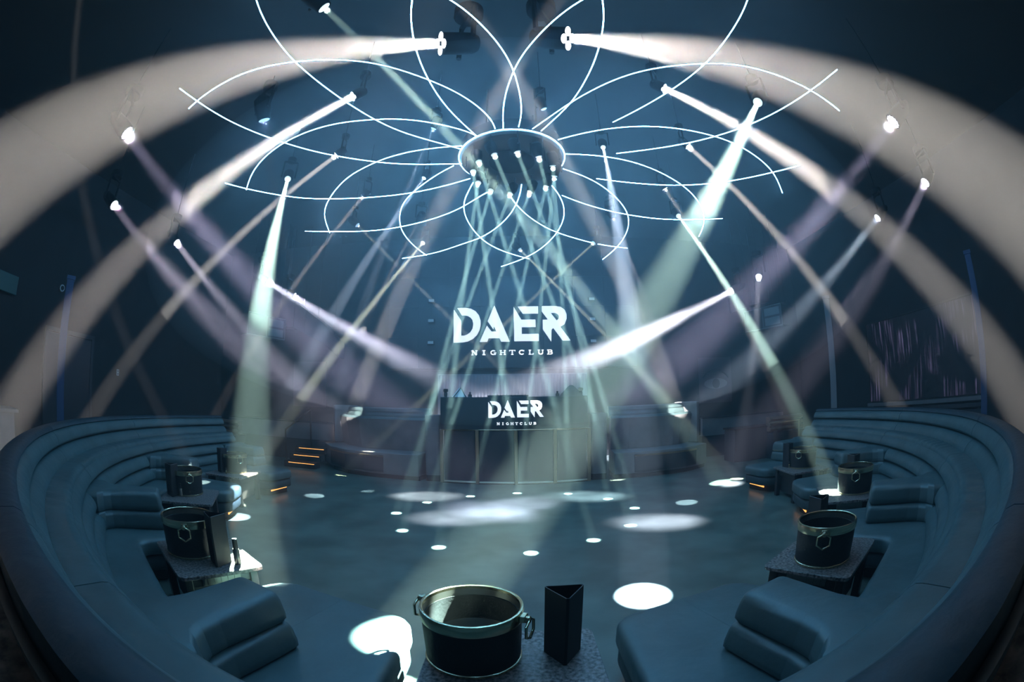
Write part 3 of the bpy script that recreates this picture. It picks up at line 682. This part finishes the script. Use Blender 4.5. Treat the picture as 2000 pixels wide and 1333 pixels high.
for (x, y), lb, s_ in (((-2.07, 2.60), 'chrome canister with a black cap beside the near left menu stand', 1.0), ((-4.03, 3.99), 'small dark canister beside the second left menu', .8), ((-4.62, 5.78), 'small gold canister by the farthest left bucket', .5), ((4.50, 5.96), 'small gold canister by the farthest right bucket', .5)):
    t = thing('canister', lb, 'canister', (x, y, ZT), 0, 'canisters on the tables')
    G().lathe([(.026 * s_, 0), (.028 * s_, .004), (.028 * s_, .12 * s_), (.025 * s_, .125 * s_)], 20).build('cup', 'steel' if s_ > .6 else 'gold', t)
    G().lathe([(.022 * s_, .125 * s_), (.022 * s_, .205 * s_), (.018 * s_, .21 * s_)], 20).build('cap', 'black', t)

# ------------------------------------------------------------------ sides of the hall
def column(name, px_top, px_bot, dist, w_, m_, lb):
    d = ray(*px_bot); d2 = Vector((d.x, d.y)).normalized() * dist; zt = EYE + (lambda r: r.z / math.hypot(r.x, r.y))(ray(*px_top)) * dist
    t = thing(name, lb, 'column', (d2.x, d2.y, 0), math.atan2(d2.y, d2.x)); G().box((0, 0, zt / 2), (w_, w_, zt)).build('shaft', m_, t, smooth=False, bevel=.01)
    G().box((0, 0, .05), (w_ * 1.3, w_ * 1.3, .1)).build('foot', m_, t, smooth=False); G().box((0, 0, zt + .04), (w_ * 1.2, w_ * 1.2, .08)).build('cap', m_, t, smooth=False)
column('steel_column', (1892, 497), (1922, 805), 10.3, .17, 'column', 'blue steel column rising behind the right sofa, beside the streaked screen')
column('steel_column', (144, 549), (118, 812), 10.3, .20, 'column', 'blue steel column rising behind the left sofa')
column('steel_column', (1612, 585), (1629, 804), 12.2, .18, 'column_grey', 'grey steel column behind the far end of the right sofa')
# streaked video screen on the right wall
sc2 = thing('streaked_screen', 'dim video screen of vertical violet streaks on the right wall', 'screen', (XR - .02, 7.4, 2.3))
m = bpy.data.materials.new('streak_video'); m.use_nodes = True; nt = m.node_tree; p = nt.nodes['Principled BSDF']; p.inputs['Base Color'].default_value = (.01, .01, .015, 1)
tc = nt.nodes.new('ShaderNodeTexCoord'); mp = nt.nodes.new('ShaderNodeMapping'); mp.inputs['Scale'].default_value = (1, 9, .5); n1 = nt.nodes.new('ShaderNodeTexNoise'); n1.inputs['Scale'].default_value = 1.6; n1.inputs['Detail'].default_value = 6
n2 = nt.nodes.new('ShaderNodeTexNoise'); n2.inputs['Scale'].default_value = 1.1; wv = nt.nodes.new('ShaderNodeTexWave'); wv.bands_direction = 'Y'; wv.inputs['Scale'].default_value = 2.6
L_ = nt.links.new; L_(tc.outputs['Object'], mp.inputs['Vector']); L_(mp.outputs[0], n1.inputs['Vector']); L_(tc.outputs['Object'], n2.inputs['Vector']); L_(tc.outputs['Object'], wv.inputs['Vector'])
r1 = nt.nodes.new('ShaderNodeValToRGB'); r1.color_ramp.elements[0].position = .48; r1.color_ramp.elements[1].position = .75; r1.color_ramp.elements[1].color = (.12, .10, .20, 1)
r2 = nt.nodes.new('ShaderNodeValToRGB'); r2.color_ramp.elements[0].position = .44; r2.color_ramp.elements[0].color = (.02, .06, .03, 1); r2.color_ramp.elements[1].position = .56; r2.color_ramp.elements[1].color = (1, 1, 1, 1)
mx = nt.nodes.new('ShaderNodeMix'); mx.data_type = 'RGBA'; mx.blend_type = 'MULTIPLY'; mx.inputs[0].default_value = 1
mx2 = nt.nodes.new('ShaderNodeMix'); mx2.data_type = 'RGBA'; mx2.blend_type = 'MULTIPLY'; mx2.inputs[0].default_value = .8
L_(n1.outputs['Fac'], r1.inputs['Fac']); L_(n2.outputs['Fac'], r2.inputs['Fac']); L_(r1.outputs[0], mx.inputs[6]); L_(r2.outputs[0], mx.inputs[7]); L_(mx.outputs[2], mx2.inputs[6]); L_(wv.outputs['Color'], mx2.inputs[7])
L_(mx2.outputs[2], p.inputs['Emission Color']); p.inputs['Emission Strength'].default_value = 1.0
m.cycles.emission_sampling = 'NONE'; M['streaks'] = m
G().box((-.03, 0, .05), (.05, 4.6, 2.35)).build('picture', 'streaks', sc2, smooth=False)
g = G()
for z in (-1.16, 1.26): g.box((-.03, 0, z), (.08, 4.7, .05))
for y in (-2.33, 2.33): g.box((-.03, y, .05), (.08, .05, 2.45))
g.build('frame', 'black', sc2, smooth=False)
lv = thing('louvred_rail', 'grey slatted rail running under the streaked screen', 'rail', (XR - .1, 7.4, .75))
for i in range(3): G().box((0, 0, .33 - .16 * i), (.06, 4.8, .10)).build('slat', 'panel_dark' if i != 0 else 'taupe', lv, smooth=False)
[G().box((.05, y, -.2), (.04, .08, 1.1)).build('bracket', 'black', lv, smooth=False) for y in (-2.2, 0, 2.2)]
# left wall: door, switch, camera dome, sign, counter
dr = thing('panel_door', 'tall dark blue door in the left wall behind the sofa', 'door', (XL + .03, 6.1, 0)); G().box((0, 0, 1.45), (.06, 1.7, 2.9)).build('door_leaf', 'screen', dr, smooth=False, bevel=.01)
g = G(); [g.box((.01, y, 1.5), (.08, .1, 3.0)) for y in (-.9, .9)]; g.box((.01, 0, 2.98), (.08, 1.9, .1)); g.build('door_frame', 'panel_dark', dr, smooth=False)
def on_left(px, py, x=None):
    x = XL if x is None else x; d = ray(px, py); t_ = x / d.x; return Vector((x, d.y * t_, EYE + d.z * t_))
q = on_left(230, 728, XL + .011); t = thing('switch_plate', 'small white switch plate beside the blue door', 'switch', q); G().box((0, 0, 0), (.02, .10, .18)).build('plate', 'white', t, smooth=False, bevel=.004); [G().box((.014, 0, z), (.01, .03, .04)).build('toggle', 'black', t, smooth=False) for z in (-.04, .04)]
q = on_left(122, 563, XL + .10); t = thing('dome_camera', 'small white dome camera high on the left wall', 'camera', q); G().lathe([(.001, -.08), (.09, -.08), (.09, 0)], 16, Matrix.Rotation(PI / 2, 4, 'Y')).build('base', 'white', t); G().lathe([(.06, 0), (.05, .04), (.001, .06)], 16, Matrix.Rotation(PI / 2, 4, 'Y')).build('lens_dome', 'black', t)
q = on_left(8, 550, XL + .15); t = thing('hanging_sign', 'dark green box sign at the far left edge', 'sign', q, R(10)); G().box((0, 0, 0), (.12, 1.0, .42)).build('sign_face', 'green', t, smooth=False, bevel=.01); G().box((-.08, 0, 0), (.05, .2, .2)).build('bracket', 'black', t, smooth=False)
q = on_left(6, 795, -8.8); t = thing('side_counter', 'bar counter with pale top at the far left edge', 'counter', (q.x, q.y - .5, 0)); zc = q.z; G().box((0, 0, zc - .03), (.7, 1.6, .06)).build('countertop', 'wood', t, smooth=False, bevel=.008); G().box((0, 0, (zc - .06) / 2), (.56, 1.4, zc - .062)).build('body', 'taupe', t, smooth=False)
# raised gallery parapets behind the sofas
def parapet(x0, x1, y, z0, z1, lb):
    t = thing('gallery_parapet', lb, 'parapet', ((x0 + x1) / 2, y, 0)); wd = x1 - x0
    G().box((0, 0, (z0 + z1) / 2), (wd, .14, z1 - z0)).build('panel', 'taupe', t, smooth=False); G().box((0, 0, z1 + .02), (wd + .04, .20, .04)).build('cap', 'panel_dark', t, smooth=False); G().box((0, .12, z0 / 2), (wd, .3, z0)).build('base', 'panel_dark', t, smooth=False)
parapet(-9.0, -5.0, 11.6, .62, 1.10, 'taupe parapet of the raised area left of the booth')
parapet(5.4, 8.4, 11.6, .62, 1.12, 'taupe parapet of the raised area right of the booth')
# steps with warm light beside the left wing
st = thing('entrance_steps', 'dark steps with glowing warm edges left of the DJ booth', 'steps', (-5.45, 10.2, 0))
for i in range(3):
    G().box((.0, .32 * i, .08 + .16 * i), (.95, .32, .16)).build('step', 'black', st, smooth=False, bevel=.006); G().box((.06, .32 * i - .165, .13 + .16 * i), (.78, .012, .012)).build('step_light', 'led_warm', st, smooth=False)
for x, y, h in ((-6.0, 10.35, 1.0), (-5.35, 11.45, 1.35)):
    pass
hr = thing('handrail', 'thin dark handrail climbing beside the glowing steps', 'handrail', (-6.05, 10.4, 0)); G().tube([(0, 0, 0), (0, 0, .95), (.25, 1.1, 1.5)], .025, 8).build('rail', 'black', hr); G().tube([(.25, 1.1, .02), (.25, 1.1, 1.5)], .025, 8).build('post', 'black', hr)
t = thing('floor_lamp', 'small glowing floor lamp at the top of the steps', 'lamp', (-4.95, 11.6, .62)); G().lathe([(.12, 0), (.12, .03), (.05, .05)], 16).build('base', 'black', t); G().lathe([(.09, .05), (.12, .11), (.001, .13)], 16).build('glow', 'led_warm', t)
l = bpy.data.lights.new('lamp_source', 'POINT'); l.energy = 12; l.color = (1, .55, .25); l.shadow_soft_size = .05; o = bpy.data.objects.new('lamp_source', l); COL.objects.link(o); o.parent = t; o.location = (0, 0, .25)
G().box((0, 0, -.31), (1.2, .9, .60)).build('plinth_block', 'panel_dark', t, smooth=False)
# brown tufted benches and counter seen past the sofa ends
for x, y, lb in ((-8.0, 10.0, 'brown tufted bench back beyond the left sofa'), (7.3, 9.9, 'brown tufted bench back beyond the right sofa')):
    t = thing('tufted_bench', lb, 'bench', (x, y, 0)); 
    for i in range(3): g = G(); g.loft([[Vector((-.6 + 1.2 * u_, -.10 * math.sin(PI * t_) ** .6 if t_ < 1.01 else 0, .72 + .13 * i + .125 * min(t_, 1))) for t_ in (0, .2, .5, .8, 1)] + [Vector((-.6 + 1.2 * u_, .15, .72 + .13 * i + .125)), Vector((-.6 + 1.2 * u_, .15, .72 + .13 * i))] for u_ in (0, 1)]); g.build('back_roll', 'brown', t)
    G().box((0, .02, .35), (1.2, .5, .70)).build('base', 'panel_dark', t, smooth=False)
q = at_y(1480, 905, 10.2); t = thing('service_counter', 'dark box shaped counter beyond the right sofa end', 'counter', (6.3, 10.3, 0)); G().box((0, 0, .42), (1.3, .6, .84)).build('body', 'panel_dark', t, smooth=False, bevel=.01); G().box((0, 0, .86), (1.36, .66, .04)).build('countertop', 'black', t, smooth=False)
t = thing('handrail', 'bronze handrail beside the dark counter on the right', 'handrail', (7.15, 9.2, 0)); G().tube([(-.7, .3, .98), (.1, 0, 1.0), (.1, 0, 0)], .03, 8).build('rail', 'bronze', t)
# poster walls
for x, nm in ((6.95, 'faded picture of an eye on the back wall at right'), (-6.95, 'faded reddish picture on the back wall at left')):
    t = thing('wall_picture', nm, 'picture', (x, YB - .04, 2.3)); 
    mm_ = mat('faded_print', (.09, .055, .06), .6, noise=(2.2, (.045, .04, .055), 5)); G().box((0, 0, 0), (1.3, .04, 1.55)).build('print', mm_, t, smooth=False)
    if x > 0:
        g = G(); g.prism([arc(0, -.12, .46, .18, 0, 360, 24)[:-1]], -.03, -.022, lambda a, b, c: Vector((a, b, c))); g.build('eye_white', mat('eye_print', (.17, .14, .15), .6), t, smooth=False)
        g = G(); g.prism([arc(0, -.12, .15, .17, 0, 360, 20)[:-1]], -.036, -.031, lambda a, b, c: Vector((a, b, c))); g.build('iris', mat('iris_print', (.03, .03, .035), .6), t, smooth=False)
        g = G(); g.tube([Vector((p_[0], -.03, p_[1])) for p_ in arc(0, -.05, .56, .38, 20, 160)], .04, 5); g.build('brow', mat('brow_print', (.04, .03, .035), .6), t)
# hanging speakers and dark baffles on chains
for sgn, px, lb in ((-1, (521, 638), 'left'), (1, (1490, 622), 'right')):
    c = at_y(*px, 10.9); face = math.atan2(-c.y + 4, -c.x) + PI / 2
    t = thing('hanging_speaker', 'wide pale edged speaker cabinet hung at the ' + lb, 'speaker', c, math.atan2(6.6 - c.y, 0 - c.x) + PI / 2 + (.15 if sgn < 0 else -.15), 'hanging speakers')
    G().box((0, .2, 0), (1.45, .4, .62)).build('cabinet', 'cabinet', t, smooth=False, bevel=.02)
    g = G(); w2, h2 = .72, .31
    g.tube([(-w2, -.01, -h2), (w2, -.01, -h2), (w2, -.01, h2), (-w2, -.01, h2)], .018, 4, True); g.tube([(0, -.01, -h2), (0, -.01, h2)], .012, 4); g.build('frame', 'grille', t)
    for z in (-.14, .14):
        g = G(); g.loft([[Vector((x * a + .36, y_, zz * b + z)) for x, zz in ((-1, -1), (1, -1), (1, 1), (-1, 1))] for y_, a, b in ((-.012, .28, .11), (-.004, .25, .09), (.0, .08, .03))]); g.build('horn', 'grille', t, smooth=False)
    for x in (-.6, .6): G().tube([(x, .2, .3), (x, .2, CEIL - c.z)], .008, 5).build('chain', 'black', t)
    # curved dark baffle above
    pts_px = [(525, 578), (577, 588), (598, 606), (632, 632), (662, 668)] if sgn < 0 else [(1436, 576), (1465, 570), (1500, 567), (1530, 572), (1548, 584)]
    P3 = [at_y(*q_, y_) for q_, y_ in zip(pts_px, (11.6, 11.7, 11.8, 12.2, 12.7) if sgn < 0 else (11.8, 11.8, 11.8, 11.8, 11.8))]
    o0 = P3[0].copy(); t = thing('hanging_baffle', 'dark curved baffle hung on chains at the ' + lb, 'speaker', o0, 0, 'dark hanging baffles')
    for i in range(len(P3) - 1):
        a, b = P3[i] - o0, P3[i + 1] - o0; dn = Vector((0, .0, -.95 if sgn < 0 else -.5)); bk_ = Vector((0, .5, 0))
        ad = a + dn * (1 - .12 * i); bd = b + dn * (1 - .12 * (i + 1))
        e = (b - a) * .01
        g = G(); g.loft([[a + e, ad + e, ad + e + bk_, a + e + bk_], [b - e, bd - e, bd - e + bk_, b - e + bk_]]); g.build('baffle_segment', 'cabinet', t, smooth=False)
        mid = (a + b) / 2 + Vector((0, .25, 0))
        G().tube([mid, Vector((mid.x, mid.y, CEIL - o0.z - .005))], .012, 5).build('chain', 'black', t)
